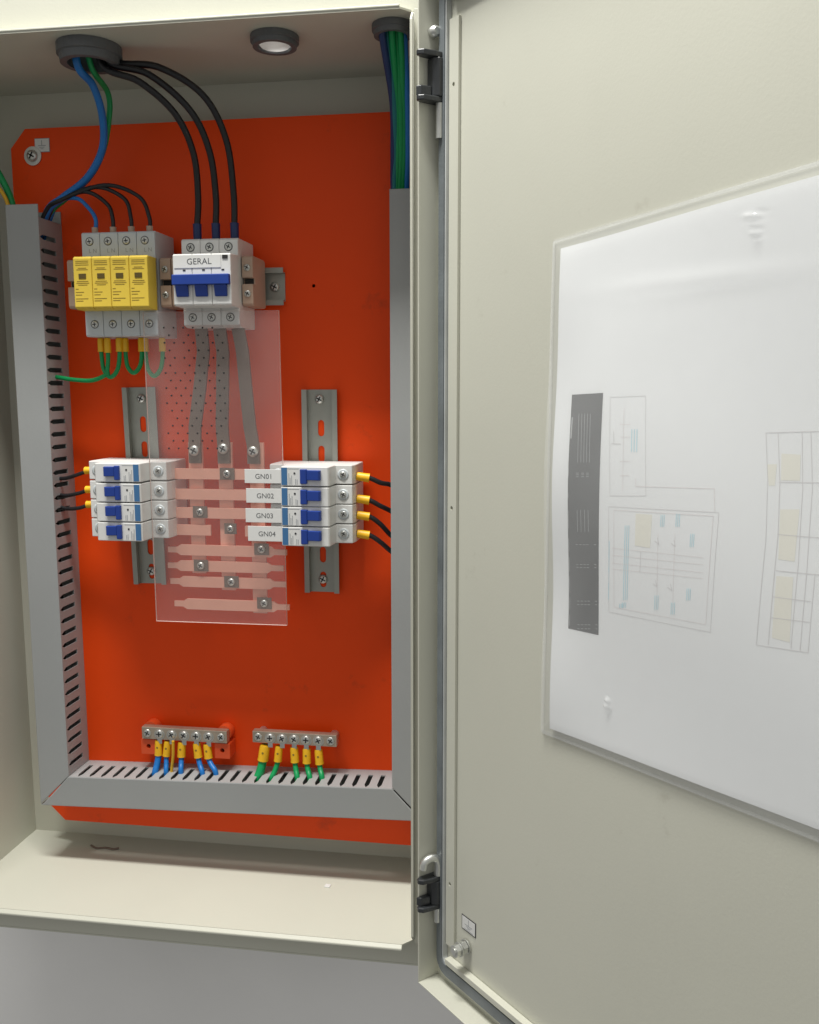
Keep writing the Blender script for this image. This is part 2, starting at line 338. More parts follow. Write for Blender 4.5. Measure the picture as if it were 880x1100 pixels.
# hinges: black castings with a bright pin
def hinge(zc, hook, hh):
    h = MB(); z0 = zc-DO.z
    jaw = [(3, 0.4), (21.0, 0.4), (24.5, 2.0), (25.2, 5.0), (22.0, 8.5), (12.0, 10.5), (3, 10.5)]
    f = lambda a, b, c: D(b, a, c)
    for zz in (z0-hh, z0+hh-4.2): h.prism(jaw, f, zz, zz+4.2)
    h.prism([(2, 0.4), (13, 0.4), (13, 8.0), (9, 11.0), (2, 11.0)], f, z0-hh+4.21, z0+hh-4.21)
    h.prism([(13.02, 0.4), (24, 0.4), (22, 4.5), (13.02, 6.5)], f, z0-hh+4.22, z0-hh+12)
    ho = h.build('hinge', 'hinge', enc, 0.9)
    MB().cyl(D(7.5, 6.5, z0-hh-(13 if hook else 26)), D(7.5, 6.5, z0-hh-0.1), 3.0, 14).build('hinge_pin', 'zinc', ho)
    p = MB()
    if hook: p.tube([D(7.5, 6, z0+hh+.2), D(7.5, 6, z0+hh+9), D(7, 8, z0+hh+15), D(6, 13, z0+hh+16.5), D(5, 18, z0+hh+14), D(4.6, 19.5, z0+hh+8)], 3.6)
    else:
        p.lathe(D(4.0, 8.0, z0+hh+16), DU, [(4.4, -3.5), (4.4, 1), (2.6, 2.6)], 16)
    p.build('hinge_screw', 'zinc', ho)
hinge(727, 0, 18.5); hinge(59, 2, 15.0)


# ================================================================== cable glands in the top
def gland(i, label, kind):
    x, y, r = GL[i]; R = r*1.36
    t = thing('cable_gland', (x, y, H), label, 'cable gland', 'cable glands in the enclosure ceiling')
    hh = 15 if kind == 'big' else 9
    b = MB()
    n = 28; prof = [(R, H-0.2), (R, H-hh*0.55), (R*0.93, H-hh*0.6), (R*0.9, H-hh), (r*0.94, H-hh), (r*0.90, H+7)]
    b.lathe((x, y, 0), (0, 0, 1), prof, 32)
    b.f = [f for f in b.f if len(f) == 4]; b.m = b.m[:len(b.f)]; b.sm = [False]*len(b.f)
    b.build('locknut', 'gland', t)
    if kind == 'plug': MB().lathe((x, y, H-6.5), (0, 0, 1), [(r*0.80, -1.5), (r*0.89, 0), (r*0.89, 1.2)], 28).build('plug', 'plug', t)
    else:
        sl = MB().lathe((x, y, H), (0, 0, 1), [(r*0.93, 10), (r*0.98, 34)], 28); sl.build('sleeve', 'gland', t)
    return t
gland(0, 'large dark grey gland above the yellow surge arresters with black wires passing through', 'big')
gland(1, 'round gland closed by a white plug, middle of the enclosure ceiling', 'plug')
gland(2, 'small grey gland in the right ceiling corner feeding the green wires', 'small')

# ================================================================== mounting plate
c0 = 18.0; PX0, PX1, PZ0, PZ1 = -17.3, 396.0, 27.5, 743.0
plate_out = [(PX0+c0, PZ0), (PX1-8, PZ0), (PX1, PZ0+8), (PX1, PZ1-c0), (PX1-c0, PZ1), (PX0+c0-2, PZ1), (PX0, PZ1-c0), (PX0, PZ0+c0)]
plate = MB().sheet(plate_out, [circle(286.6, 588.1, 1.7, 10)], XZ, 0, 2.0).build('mounting_plate', 'orange', None, 0.4)
tag(plate, 'large red-orange steel mounting plate at the back of the enclosure', 'plate')
wsh = MB().lathe((6.1, -0.1, 717.1), (0, -1, 0), [(9.0, 0), (9.0, 1.4)], 24); wsh.build('washer', 'zinc', plate)
screw(plate, (6.1, -1.5, 717.1), 5.6, h=3.4)
for x, z in ((372, 717), (372, 55), (8, 55)):
    MB().cyl((x, 2.2, z), (x, YB-0.2, z), 5, 12).build('spacer', 'zinc', plate)
MB().cyl((6.1, 2.2, 717.1), (6.1, YB-0.2, 717.1), 5, 12).build('spacer', 'zinc', plate)
es = MB(); es.box(8.4, 24, -0.5, -0.2, 720.5, 733.5, 0); es.box(8.9, 23.5, -0.7, -0.55, 721, 733, 1)
for q in ((15.7, 16.3, 727, 731.5), (12, 20, 726.3, 726.9), (13.3, 18.7, 724.8, 725.3), (14.6, 17.4, 723.4, 723.9)): es.box(q[0], q[1], -0.85, -0.75, q[2], q[3], 0)
es.build('earth_sticker', ['grey_ink', 'white'], plate)

# ================================================================== DIN rails
def rail(x, z0, z1, label, vertical=True, tilt=0.0, screws=()):
    # local: a across (35 wide), b along
    L = z1-z0
    if vertical: f = lambda a, b, h: Vector((x+a, h, z0+b)); t = thing('din_rail', (x, 0, z0), label, 'din rail', 'slotted steel rails on the plate')
    else: f = lambda a, b, h: Vector((z0+b, h, x+a)); t = thing('din_rail', (z0, 0, x), label, 'din rail', 'slotted steel rails on the plate')
    holes = [slot(0, 12.5+25*k, 6.3, 16) for k in range(int(L//25))]
    MB().sheet([(-12.5, 0), (12.5, 0), (12.5, L), (-12.5, L)], holes, f, -0.15, -1.2).build('web', 'rail', t)
    for s in (-1, 1):
        b = MB(); prof = [(12.52, -0.15), (13.6, -0.15), (13.6, -6.4), (17.5, -6.4), (17.5, -7.5), (12.52, -7.5)]
        b.prism([(s*a, h) for a, h in prof], lambda a, h, bb: f(a, bb, h), 0, L); b.build('flange', 'rail', t)
    for a, bb in screws: screw(t, f(a, bb, -1.25), 4.6, h=3.2)
    if tilt: t.rotation_euler = (0, tilt, 0)
    return t
rail(112.3, 293.2, 492.4, 'vertical steel rail behind the left row of breakers', tilt=-0.019, screws=((0, 188), (0, 13)))
rail(292.2, 290.1, 489.8, 'vertical steel rail behind the GN01 to GN04 breakers', screws=((-1, 190.5), (0, 13)))
rail(587.3, 62.0, 258.8, 'horizontal steel rail behind the yellow surge arresters and main breaker', vertical=False, screws=((0, 187),))

# ================================================================== slotted ducts
DT = 42.7; TW = 32.0; t_ = 1.4
def slotted(b, f, L, first, pitch, n, mi=0, h0=0, h1=t_):
    # wall in (a = depth 0..DT, b along): finger slots with a pointed front end
    holes = []
    for k in range(n):
        c = first+pitch*k; holes.append([(11, c-2.3), (34, c-2.3), (39.5, c), (34, c+2.3), (11, c+2.3)])
    b.sheet([(0, 0), (DT-2.0, 0), (DT-2.0, L), (0, L)], holes, f, h0, h1, mi); return b
def duct(name_label, to_world, L, cover_poly, first, n, cut=0, loc=(0, 0, 0)):
    t = thing('cable_duct', loc, name_label, 'cable duct', 'grey slotted ducts round the plate')
    MB().prism([(0, 0), (TW, 0), (TW, L), (0, L)], lambda a, b, h: to_world(a, b, h), -0.2, -1.5).build('base', 'duct', t)
    for s in (0, 1):
        x0 = t_*0+0.0 if s == 0 else TW-t_
        b = MB(); slotted(b, lambda a, bb, h: to_world(x0+h, bb, -1.6-a), L-cut, first, 12.5, n); b.build('slotted_wall', 'duct', t)
    cv = MB(); cv.prism(cover_poly, lambda a, b, h: to_world(a, b, h), -DT, -DT+1.6)
    cv.build('cover', 'duct', t, 0.9)
    return t
bz0 = 64.6
G = 0.45
duct('tall vertical grey slotted duct on the left of the plate', lambda a, b, h: Vector((a, h, 98+b)), 663.4-98,
     [(-0.8, bz0-98+G*2), (TW, -1+G*2), (TW+.3, 663.4-98), (-0.8, 663.4-98)], 11.0, 43, 12, loc=(0, 0, 98))
TILT = -math.atan2(11.3, 400)
ct, st_ = math.cos(TILT), math.sin(TILT)
def bott(a, b, h):              # a: 0 = lower side .. TW = upper side ; b along X
    X, Z = b, a; return Vector((X*ct+Z*st_*1.0, h, bz0 + (-X*st_) + Z*ct))
duct('horizontal grey slotted duct along the bottom of the plate', bott, 398.0,
     [(0, 0.8), (TW, TW+0.5), (TW, 368.5), (0, 397.0)], 30.0, 27, 0, loc=(0, 0, bz0))
RXT = 367.8
duct('vertical grey slotted duct on the right behind the enclosure lip', lambda a, b, h: Vector((RXT+a*30/TW, h, 108.5+b)), 665.7-108.5,
     [(0, -0.2), (TW, 77-108.5), (TW, 665.7-108.5), (0, 665.7-108.5)], 11.0, 43, 0, loc=(RXT, 0, 108.5))

# ================================================================== miniature circuit breakers
def make_mcb(loc, label):
    x, _, z = loc; t = thing('circuit_breaker', loc, label, 'circuit breaker', 'white breakers in two rows')
    w = 8.75
    f = lambda a, b, h: Vector((x+a, b, z+h))
    prof = [(-40.5, -8), (-40.5, -44), (-39, -52), (-23.2, -52), (-22.5, -72.2), (-21.3, -73.7), (21.3, -73.7), (22.5, -72.2), (23.6, -52), (39, -52), (40.5, -44), (40.5, -8)]
    MB().prism(prof, f, -w, w).build('housing', 'white', t, 0.7)
    tg = MB(); tg.prism([(-3.8, -73), (-3.8, -75.6), (-3, -76.6), (2.0, -76.6), (2.6, -75.6), (2.6, -73)], f, -6.6, 6.6)
    tg.prism([(2.4, -73), (2.4, -76.2), (13.6, -78.4), (15.2, -77), (15.2, -73)], f, -3.2, 5.8)
    tg.build('toggle', 'blue', t, 0.6)
    MB().box(x-21.5, x-16.2, -73.75, -74.05, z-7.8, z+7.8).build('stripe', 'stripe', t)
    mk = MB(); mk.lathe((x-9.3, -73.7, z+2.8), (0, -1, 0), [(0.95, 0), (0.95, .25)], 10)
    for k, (a, l) in enumerate(((-14.8, 10), (-13.6, 6), (-12.2, 8), (-8.6, 5), (-7.2, 4.5))):
        mk.box(x+a, x+a+.45, -73.72, -73.9, z-7.2, z-7.2+l, 1)
    mk.box(x-16, x-5.2, -73.72, -73.85, z+6.8, z+7.1, 1)
    mk.build('marking', ['ink', 'grey_ink'], t)
    for a in (30.6, -31.0):
        MB().lathe((x+a, -51.9, z), (0, -1, 0), [(5.2, 0), (5.2, .5), (4.2, .8)], 20).build('screw_collar', 'grey_white', t)
        screw(t, (x+a, -52.6, z), 3.1, 'terminal_screw', h=0.9)
    return t
rows = ['topmost', 'second', 'third', 'lowest']
ZR = [412.4, 393.9, 375.8, 357.4]
first = make_mcb((294.5, 0, ZR[0]), 'white breaker beside the GN01 tag, topmost on the right rail')
for k in (1, 2, 3):
    c = copy_tree(first); c.location.z = ZR[k]*S; c['label'] = 'white breaker beside the GN0%d tag, %s on the right rail' % (k+1, rows[k])
ZLs = [413.6, 394.8, 376.4, 358.0]
for k in range(4):
    c = copy_tree(first); c.location = Vector((115.0-0.6*k*0, 0, ZLs[k]))*S; c.scale.x = -1
    for chd in c.children:
        if chd.name.startswith('toggle'): chd.scale.x = 0.78
    c['label'] = 'white breaker %s of the four on the left rail' % rows[k]

# ================================================================== surge arresters (yellow)
def make_spd(loc, label):
    x, _, z = loc; t = thing('surge_arrester', loc, label, 'surge arrester', 'yellow surge arresters side by side')
    w = 8.8; f = lambda a, b, h: Vector((x+h, b, z+a))
    prof = [(-48, -8), (-48, -50.5), (-46.5, -52), (45.5, -52), (47, -50.5), (47, -8)]
    MB().prism(prof, f, -w, w).build('base', 'grey_white', t, 0.6)
    cprof = [(-24.6, -52.2), (-24.4, -66), (-22.6, -70), (21.4, -70), (22.9, -68), (23.0, -52.2)]
    cr = MB().prism(cprof, f, -w, w).build('cartridge', 'yellow', t, 0.8)
    MB().box(x-w-.0, x+w-.0, -48, -52.15, z-24.4, z+22.8).build('cartridge_foot', 'yellow', t)
    MB().box(x-3.6, x+3.6, -70.05, -70.5, z+3.2, z+7.6).build('status_window', 'window_ink', cr, 0.4)
    pr_ = MB()
    for k, (dz, l) in enumerate(((18.6, 12.5), (17.0, 12.5), (15.2, 13), (12.4, 8), (11.0, 11), (0.6, 11), (-1.0, 12.5), (-2.6, 9), (-6.2, 3), (-9.0, 8), (-11.4, 6), (-14.8, 12), (-16.8, 7))):
        x0 = x-7.2 if k > 7 else x-l/2
        pr_.box(x0, x0+l, -70.02, -70.2, z+dz, z+dz+.42)
    pr_.build('print', 'amber_ink', cr)
    MB().text('L N', 5.2, lambda a, b, h: Vector((x+2.0+a, -52.12, z+30.0+b))).build('lettering', 'grey_ink', t)
    for dz, dx in ((38.6, -0.8), (-36.5, 0.5)):
        MB().lathe((x+dx, -51.95, z+dz), (0, -1, 0), [(3.9, 0), (3.9, .3)], 18).build('screw_well', 'letter_well_dark', t)  # raised dark disc, the shade of a screw recess put into its colour
        screw(t, (x+dx, -52.2, z+dz), 3.2, 'terminal_screw', h=0.8, turn=0.9)
    return t
SPX = [88.4+18*k for k in range(4)]
sp = make_spd((SPX[0], 0, 587.3), 'yellow surge arrester, leftmost of the four')
for k, nm in ((1, 'second from left'), (2, 'third from left'), (3, 'rightmost')):
    c = copy_tree(sp); c.location.x = SPX[k]*S; c['label'] = 'yellow surge arrester, %s of the four' % nm

# ================================================================== main breaker "GERAL"
gx, gz = 176.4, 587.3
mbk = thing('main_breaker', (gx+27, 0, gz-40), 'white three-pole main breaker marked GERAL with a blue bar handle', 'circuit breaker')
f = lambda a, b, h: Vector((h, b, gz+a))
for k in range(3):
    prof = [(-40.6, -8), (-40.6, -45), (-38.5, -52), (-23.6, -52), (-22.9, -71), (-21.8, -73), (21.4, -73), (22.5, -71.5), (23.2, -52), (37.0, -52), (38.8, -50), (38.8, -8)]
    MB().prism(prof, f, gx+18*k+.12, gx+18*k+17.88).build('pole', 'white', mbk, 0.7)
    x = gx+18*k+9
    for dz in (31.0, -31.5):
        MB().lathe((x, -51.95, gz+dz), (0, -1, 0), [(4.0, 0), (4.0, .3)], 18).build('screw_well', 'letter_well_dark', mbk)  # dark disc painting a shaded screw recess
        screw(mbk, (x, -52.2, gz+dz), 3.2, 'terminal_screw', h=0.8)
hb = MB(); hb.box(gx+0.4, gx+53.6, -72.8, -78, gz-5.0, gz+4.2)
for k in range(3): hb.prism([(-15.0, -72.8), (-15.0, -74.6), (-5.02, -77.2), (-5.02, -72.8)], f, gx+18*k+3.0, gx+18*k+14.6)
hb.build('toggle_bar', 'blue', mbk, 0.8)
lb = MB().box(gx+1.5, gx+45, -73.05, -73.5, gz+10.2, gz+21.2).build('name_strip', 'white', mbk)
MB().text('GERAL', 7.4, lambda a, b, h: Vector((gx+25+a*1.05, -73.62, gz+15.4+b))).build('lettering', 'letter_well_dark', lb)
nt_ = MB(); nt_.box(gx+46.5, gx+51.5, -73.05, -73.6, gz+17.6, gz+20.8)
for k in range(3): nt_.box(gx+18*k+9.5, gx+18*k+12, -73.05, -73.3, gz+7.6, gz+8.8)
nt_.build('marking', 'dark', mbk)

# ================================================================== end stops on the horizontal rail
def stop(x0, x1, label):
    t = thing('end_stop', ((x0+x1)/2, 0, 563), label, 'end stop', 'beige clamps beside the devices')
    b = MB(); xm = (x0+x1)/2
    b.prism([(-21, -8), (-22.5, -12), (-22.5, -44), (-20.5, -46), (-2.8, -46), (-2.8, -40), (2.8, -40), (2.8, -46), (20.5, -46), (22.5, -44), (22.5, -12), (21, -8)], lambda a, bb, h: Vector((h, bb, 588.5+a)), x0, x1)
    b.build('clamp_body', 'beige_pl', t, 0.6)
    MB().box(x0+1, x1-1, -40.1, -40.6, 588.5-2.4, 588.5+2.4).build('gap_shade', 'dark', t)  # dark sheet that paints the shade inside the notch
    for dz in (11.8, -11.5): screw(t, (xm, -46.05, 588.5+dz), 3.2, h=1.6)
stop(60.5, 78.9, 'beige clamp at the left end of the surge arresters')
stop(152.2, 162.8, 'beige clamp beside the rightmost surge arrester')
stop(163.6, 175.6, 'beige clamp touching the left side of the main breaker')
stop(231.2, 241.6, 'beige clamp touching the right side of the main breaker')

# ================================================================== bus bars behind the clear cover
def bar(name, path, wd, th, Y, m, label, group):      # flat bar along a path of (x, z)
    pts = [Vector((a, b)) for a, b in path]; L = []; R = []
    for i, p in enumerate(pts):
        t = (pts[min(i+1, len(pts)-1)]-pts[max(i-1, 0)]).normalized(); n = Vector((-t.y, t.x))*(wd/2 if not isinstance(wd, list) else wd[i]/2)
        L.append(p+n); R.append(p-n)
    poly = [tuple(q) for q in L+R[::-1]]
    o = MB().sheet(poly, [], XZ, Y-th/2, Y+th/2).build(name, m, None, 0.5)
    return tag(o, label, 'busbar', group)
upx = [(185.4, 173.9, 'left'), (203.4, 203.2, 'middle'), (221.4, 233.0, 'right')]
for (xa, xb, nm), scr in zip(upx, ((209, 484), (240, 482), (272, 485))):
    q = onY(*scr, -36)
    xt = xa; xa = xa+4
    o = bar('connecting_bar', [(xt+1, 547), (xa+(xb-xa)*.10, 525), (xa+(xb-xa)*.42, 490), (xa+(xb-xa)*.80, 455), (q.x, 436), (q.x, 420)], 12.0, 3, -34.4, 'tin',
            '%s grey connecting bar hanging from the main breaker' % nm, 'grey bars under the main breaker')
    screw(o, (q.x, -36.0, q.z), 5.2, h=3.0)
VB = [(175.6, 312, 'left'), (205.4, 296, 'middle'), (236.6, 274, 'right')]
for x, zb, nm in VB:
    bar('copper_busbar', [(x, 440), (x, zb)], 14.0, 3, -31.2, 'copper', '%s of the three vertical copper busbars behind the clear cover' % nm, 'vertical copper busbars')
hz = [(409.8, 150, 236, 0, (244, 509)), (390.0, 150, 236, 0, None), (371.9, 150, 236, 0, (215, 550)), (355.1, 150, 190, 0, None),
      (335.3, 145.7, 265.3, 1, (281, 590)), (319.6, 145.0, 261.8, 1, (216, 607.5)), (303.9, 146.9, 263.8, 1, (248.7, 625)), (281.5, 150.3, 267.0, 1, (284, 648))]
hl = ['first', 'second', 'third', 'fourth', 'fifth', 'sixth', 'seventh', 'eighth']
for i, (z, xa, xb, tp, sc) in enumerate(hz):
    lab = '%s horizontal copper bar from the top behind the clear cover' % hl[i]
    if tp: o = bar('copper_bar', [(xa, z), (xa+9, z), (xa+13, z), (xb-16, z), (xb-12, z), (xb, z)], [5.4, 5.4, 10.4, 10.4, 5.4, 5.4], 2.4, -28.3, 'copper', lab, 'horizontal copper bars')
    else: o = bar('copper_bar', [(xa, z), (xb, z)], 10.2, 2.4, -28.3, 'copper', lab, 'horizontal copper bars')
    o.location.y -= 0.0066
    if sc:
        q = onY(*sc, -37); MB().box(q.x-7.2, q.x+7.2, -36.3+6.6, -37.2+6.6, q.z-5.6, q.z+5.6).build('washer_plate', 'tin', o); screw(o, (q.x, -37.3+6.6, q.z), 3.7, h=2.0)
o = bar('copper_bar', [(190.5+34, 355.1), (252, 355.1)], 10.2, 2.4, -34.9, 'copper', 'short copper bar stub between the middle busbar and the GN04 tag', 'horizontal copper bars')
q = onY(247.6, 568, -37); MB().box(q.x-6, q.x+6, -36.3, -37.0, q.z-5.2, q.z+5.2).build('washer_plate', 'tin', o); screw(o, (q.x, -37.05, q.z), 3.4, h=1.8)

# ================================================================== clear acrylic cover with name tags
AY = -54.4
cov = MB()
poly = [(139.0, 268.0), (269.6, 268.6), (267.8, 561.0), (137.8, 561.0)]
n = 4; fr = [XZ(a, b, AY) for a, b in poly]; bk = [XZ(a, b, AY+2.0) for a, b in poly]
cov.add(fr, [(0, 1, 2, 3)], 0); cov.add(bk, [(3, 2, 1, 0)], 0)
for i in range(4): cov.add([fr[i], fr[(i+1) % 4], bk[(i+1) % 4], bk[i]], [(0, 3, 2, 1)], 1)
cov = cov.build('acrylic_cover', ['acryl', 'edge']); tag(cov, 'clear acrylic sheet covering the copper bars between the breaker rows', 'cover')
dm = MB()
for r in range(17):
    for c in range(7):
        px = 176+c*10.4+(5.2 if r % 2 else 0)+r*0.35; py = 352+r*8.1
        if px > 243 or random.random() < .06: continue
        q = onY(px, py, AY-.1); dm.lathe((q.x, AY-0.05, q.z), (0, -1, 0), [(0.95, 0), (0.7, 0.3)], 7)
o = dm.build('cover_dots', 'dark', cov); o['kind'] = 'stuff'  # staggered rows of dark dots just in front of the cover
tz = [(416.7, 403.7), (398.8, 385.3), (380.0, 366.8), (363.3, 349.1)]
for k, (za, zb) in enumerate(tz):
    dx = (0, 1.0, 0, 1.8)[k]
    tgp = MB().box(232+dx, 266.8+dx*.3, AY-0.15, AY-0.75, zb, za).build('name_tag', 'white', cov, 0.2)
    MB().text('GN0%d' % (k+1), 6.6, lambda a, b, h: Vector((250.5+dx+a*1.02, AY-0.85, (za+zb)/2-.3+b))).build('lettering', 'letter_well_dark', tgp)

# ================================================================== wires
def wire(name, pts, r, m, label, cat='wire', group=None, fer=None, seg=10, dot=False):
    o = MB().tube(pts, r, seg).build(name, m, None, origin=pts[0]); tag(o, label, cat, group)
    if fer:
        for p0, p1, fr_, fm in fer:
            p0, p1 = Vector(p0), Vector(p1); d = (p1-p0)
            b = MB(); b.lathe(p0, d, [(fr_*0.86, 0), (fr_*0.98, d.length*.12), (fr_, d.length*.85), (fr_*1.05, d.length)], 12)
            if dot: b.lathe(p0+d*.42+Vector((0, -fr_*.8, 0)), (0, -1, 0), [(1.1, 0), (1.1, fr_*.22)], 8, 1)
            b.build('ferrule', [fm, 'amber_ink'], o)
    return o
def A(x, y, Y): return onY(x, y, Y)
gtop = (114.4, -88, H+34)
names3 = ['left', 'middle', 'right']
ph = [[(124, -88, H+30), (124, -86, H-14), A(150, 88, -80), A(188, 122, -66), A(208, 165, -50), A(213, 212, -38), (185.4, -34, 640), (185.4, -34, 627)],
      [(127, -84, H+30), (127, -83, H-10), A(160, 80, -76), A(204, 118, -64), A(225, 162, -50), A(232, 210, -38), (203.4, -34, 640), (203.4, -34, 627)],
      [(128, -79, H+30), (129, -78, H-8), A(170, 72, -74), A(218, 102, -64), A(243, 150, -50), A(251, 206, -38), (221.4, -34, 640), (221.4, -34, 627)]]
for k in range(3):
    wire('phase_wire', ph[k], 3.0, 'black', '%s of three thick black wires curving down to the main breaker' % names3[k], 'wire', 'thick black supply wires',
         [((185.4+18*k, -34, 626.3), (185.4+18*k, -34, 642), 3.9, 'navy')])
wire('neutral_wire', [(104, -92, H+30), (104, -91, H-14), A(100, 92, -70), A(110, 125, -52), A(110, 160, -40), A(94, 191, -34), A(68, 212, -29), Vector((33, -25, 661)), Vector((20, -22, 636))], 3.4, 'wblue',
     'blue wire from the large gland bending left into the left duct', 'wire')
wire('earth_wire', [(112, -84, H+30), (112, -83, H-12), A(116, 100, -50), A(117, 130, -42), A(110, 165, -34), A(95, 192, -28), A(70, 214, -22), Vector((32, -17, 661)), Vector((16, -14, 636))], 2.6, 'wgreen',
     'green wire running behind the blue wire from the large gland', 'wire')
for k, (Xk, m, nm) in enumerate(((88.4, 'wblue', 'blue'), (106.4, 'black', 'black'), (124.4, 'black', 'black'), (142.4, 'black', 'black'))):
    ap = [(94, 222), (115, 219), (133, 213), (149, 211)][k]; mid = [(82, 213), (92, 206), (102, 201), (112, 199)][k]
    pts = [Vector((18, -13-5*k, 632)), Vector((32, -16-4*k, 659)), A(63, 216, -22-3*k), A(*mid, -34-2*k), A(*ap, -38), Vector((Xk+1-(0 if k == 0 else 1), -42, 648)), Vector((Xk, -42, 634))]
    wire('arrester_lead', pts, 1.9, m, ['thin blue lead into the leftmost surge arrester', 'black lead arching into the second surge arrester', 'black lead arching into the third surge arrester', 'black lead arching into the rightmost surge arrester'][k],
         'wire', 'leads into the surge arresters', [((Xk, -42, 633.6), (Xk, -42, 640), 3.0, 'beige_pl')])
wire('bonding_wire', [A(-22, 150, -30), A(-6, 178, -28), A(6, 200, -26), A(13, 218, -25), A(18, 245, -25)], 3.2, 'wgreen', 'green wire entering the left duct at the photo edge', 'wire')
wire('signal_wire', [A(-26, 165, -34), A(-10, 192, -32), A(2, 206, -31), A(9, 221, -30), A(12, 245, -30)], 1.9, 'wyellow', 'thin yellow wire entering the left duct at the photo edge', 'wire')
# green jumpers under the surge arresters
def jump(xa, xb, dip, Y, label, r=2.1):
    z0 = 527; xm = (xa+xb)/2
    pts = [(xa, Y, 539), (xa, Y, z0-4), (xa+(xm-xa)*.25, Y-1, z0-dip*.72), (xm, Y-2, z0-dip), (xb-(xb-xm)*.25, Y-1, z0-dip*.72), (xb, Y, z0-4), (xb, Y, 539)]
    wire('earth_jumper', pts, r, 'wgreen', label, 'wire', 'green jumpers under the surge arresters', [((x, Y, 538.8), (x, Y, 526), 3.2, 'ferrule') for x in (xa, xb)])
jump(86.0, 104.4, 25, -36, 'green jumper loop between the first and second surge arresters')
jump(109.2, 125.5, 21, -33, 'green jumper loop between the second and third surge arresters')
jump(129.5, 146.5, 24, -33, 'green jumper loop between the third and rightmost surge arresters')
q0 = A(119.5, 374, -36)
wire('earth_lead', [(93.6, -38, 539), (93.6, -38, 520), (92.5, -39, 507), A(115, 402, -38), A(100, 408.5, -34), A(80, 408, -30), A(64, 405.5, -26), A(50, 404, -22)], 2.1, 'wgreen',
     'green earth lead running from the surge arresters into the left duct', 'wire', None, [((93.6, -38, 538.8), (93.6, -38, 525), 3.2, 'ferrule')])
# left breaker outgoing
for k, ((fy), ex, nm) in enumerate(((507, (62, 514), 'top'), (527.5, (62, 531), 'second'), (543.5, (62, 543.5), 'third'))):
    zc = ZLs[k]; fx = 74.4
    e = A(58, ex[1], -22); p1 = A(97, fy-2, -40); p2 = A(86, fy+2, -37)
    o = wire('outgoing_wire', [(p1.x+4, -40, p1.z), p1, p2, A(72, (fy+ex[1])/2+3, -30), A(62, ex[1], -27), e], 1.9, 'black', '%s black wire leaving the left row of breakers' % nm, 'wire', 'black wires left of the breakers',
         [((74.6, -40, p1.z), (74.6-9, -39.5, p1.z-.5), 3.6, 'ferrule')])
# right breaker outgoing
for k, (fy, ey) in enumerate(((512.5, 521), (536.5, 549), (554, 575), (574, 592))):
    p = A(383, fy-1, -40); p1 = A(397, fy+1.0, -38); e = A(420, ey, -26)
    wire('outgoing_wire', [(334, -40, p.z), p, p1, A(409, fy+4+(ey-fy)*.25, -34), e, A(432, ey+8, -20)], 2.3, 'black', 'black wire with yellow ferrule leaving the GN0%d breaker' % (k+1), 'wire', 'black wires right of the breakers',
         [((335.2, -40, p.z), (p1.x, -38.4, p1.z), 4.1, 'ferrule')])
# bundle dropping from the right gland into the right duct
bund = [('black', 372, -99, 3.0, 'navy outer'), ('teal', 375.5, -93, 2.8, 'teal'), ('wgreen', 379.5, -96, 3.0, 'front green'), ('wgreen', 383, -91, 3.0, 'middle green'), ('wgreen', 386.5, -95, 2.6, 'right green'), ('wblue', 389, -90, 2.6, 'rightmost blue')]
ends = [(423, 200), (424.5, 205), (427, 204), (430, 205), (433, 206), (437, 206)]
mids = [(422, 110), (424, 112), (427, 110), (431, 112), (434, 112), (438, 114)]
for (m, x, y, r, nm), e, md in zip(bund, ends, mids):
    if m == 'black': m = 'navy'
    E_ = A(e[0], e[1], -24)
    wire('feeder_wire', [(x, y, H+20), (x, y, H-6), A(*md, -62), A((md[0]+e[0])/2+.5, 165, -40), E_, E_+Vector((1, 2, -40))], r, m, '%s wire of the bundle hanging from the right gland' % nm, 'wire', 'wires hanging from the right gland')

# ================================================================== neutral and earth terminal bars
def tbar(x0, x1, z0, z1, label, insul):
    t = thing('terminal_bar', ((x0+x1)/2, 0, z0), label, 'terminal bar')
    zm = (z0+z1)/2
    MB().box(x0, x1, -19, -11, z0, z1).build('bar', 'brass', t, 0.8)
    for k in range(7):
        x = x0+6.2+(x1-x0-12.4)*k/6
        screw(t, (x, -19.05, zm), 4.2 if k in (0, 6) else 4.5, h=1.3 if k in (0, 6) else 2.2, turn=0.3+k*.5)
    for k in range(1, 6):
        x = x0+6.2+(x1-x0-12.4)*k/6; b = MB(); b.lathe((x, -18.9, zm-.6), (0, -1, 0), [(5.6, 0), (5.6, .35)], 18); b.box(x-2.4, x+2.4, -18.9, -19.2, z0-4, zm-3); b.build('ring_lug', 'zinc', t)
    for x in (x0+6, x1-6):
        if insul:
            s = MB(); s.cyl((x, -0.2, zm+1), (x, -10.9, zm+1), 8.0, 18); s.build('standoff', 'bare_orange', t)
            e = MB(); e.sheet([(x-8, z0-17), (x+8, z0-17), (x+8, z0-1), (x-8, z0-1)], [circle(x, z0-8.5, 2.4, 12)], XZ, -0.3, -17); e.build('foot', 'bare_orange', t, 1.0)
            MB().lathe((x, -3, z0-8.5), (0, -1, 0), [(2.3, 0), (2.3, 9)], 12).build('fixing_screw', 'dark', t)
        else: MB().cyl((x, -0.2, zm), (x, -10.9, zm), 4.5, 14).build('standoff', 'zinc', t)
    return t
TB = [A(152, 780.5, -19), A(243.6, 786, -19), A(152, 793.5, -19), A(271, 785, -19), A(361.6, 789, -19), A(271, 797.5, -19)]
tbar(TB[0].x, TB[1].x, TB[2].z, TB[0].z, 'neutral terminal bar on orange insulators holding the blue wires', True)
tbar(TB[3].x, TB[4].x, TB[5].z, TB[3].z, 'earth terminal bar holding the green wires', False)
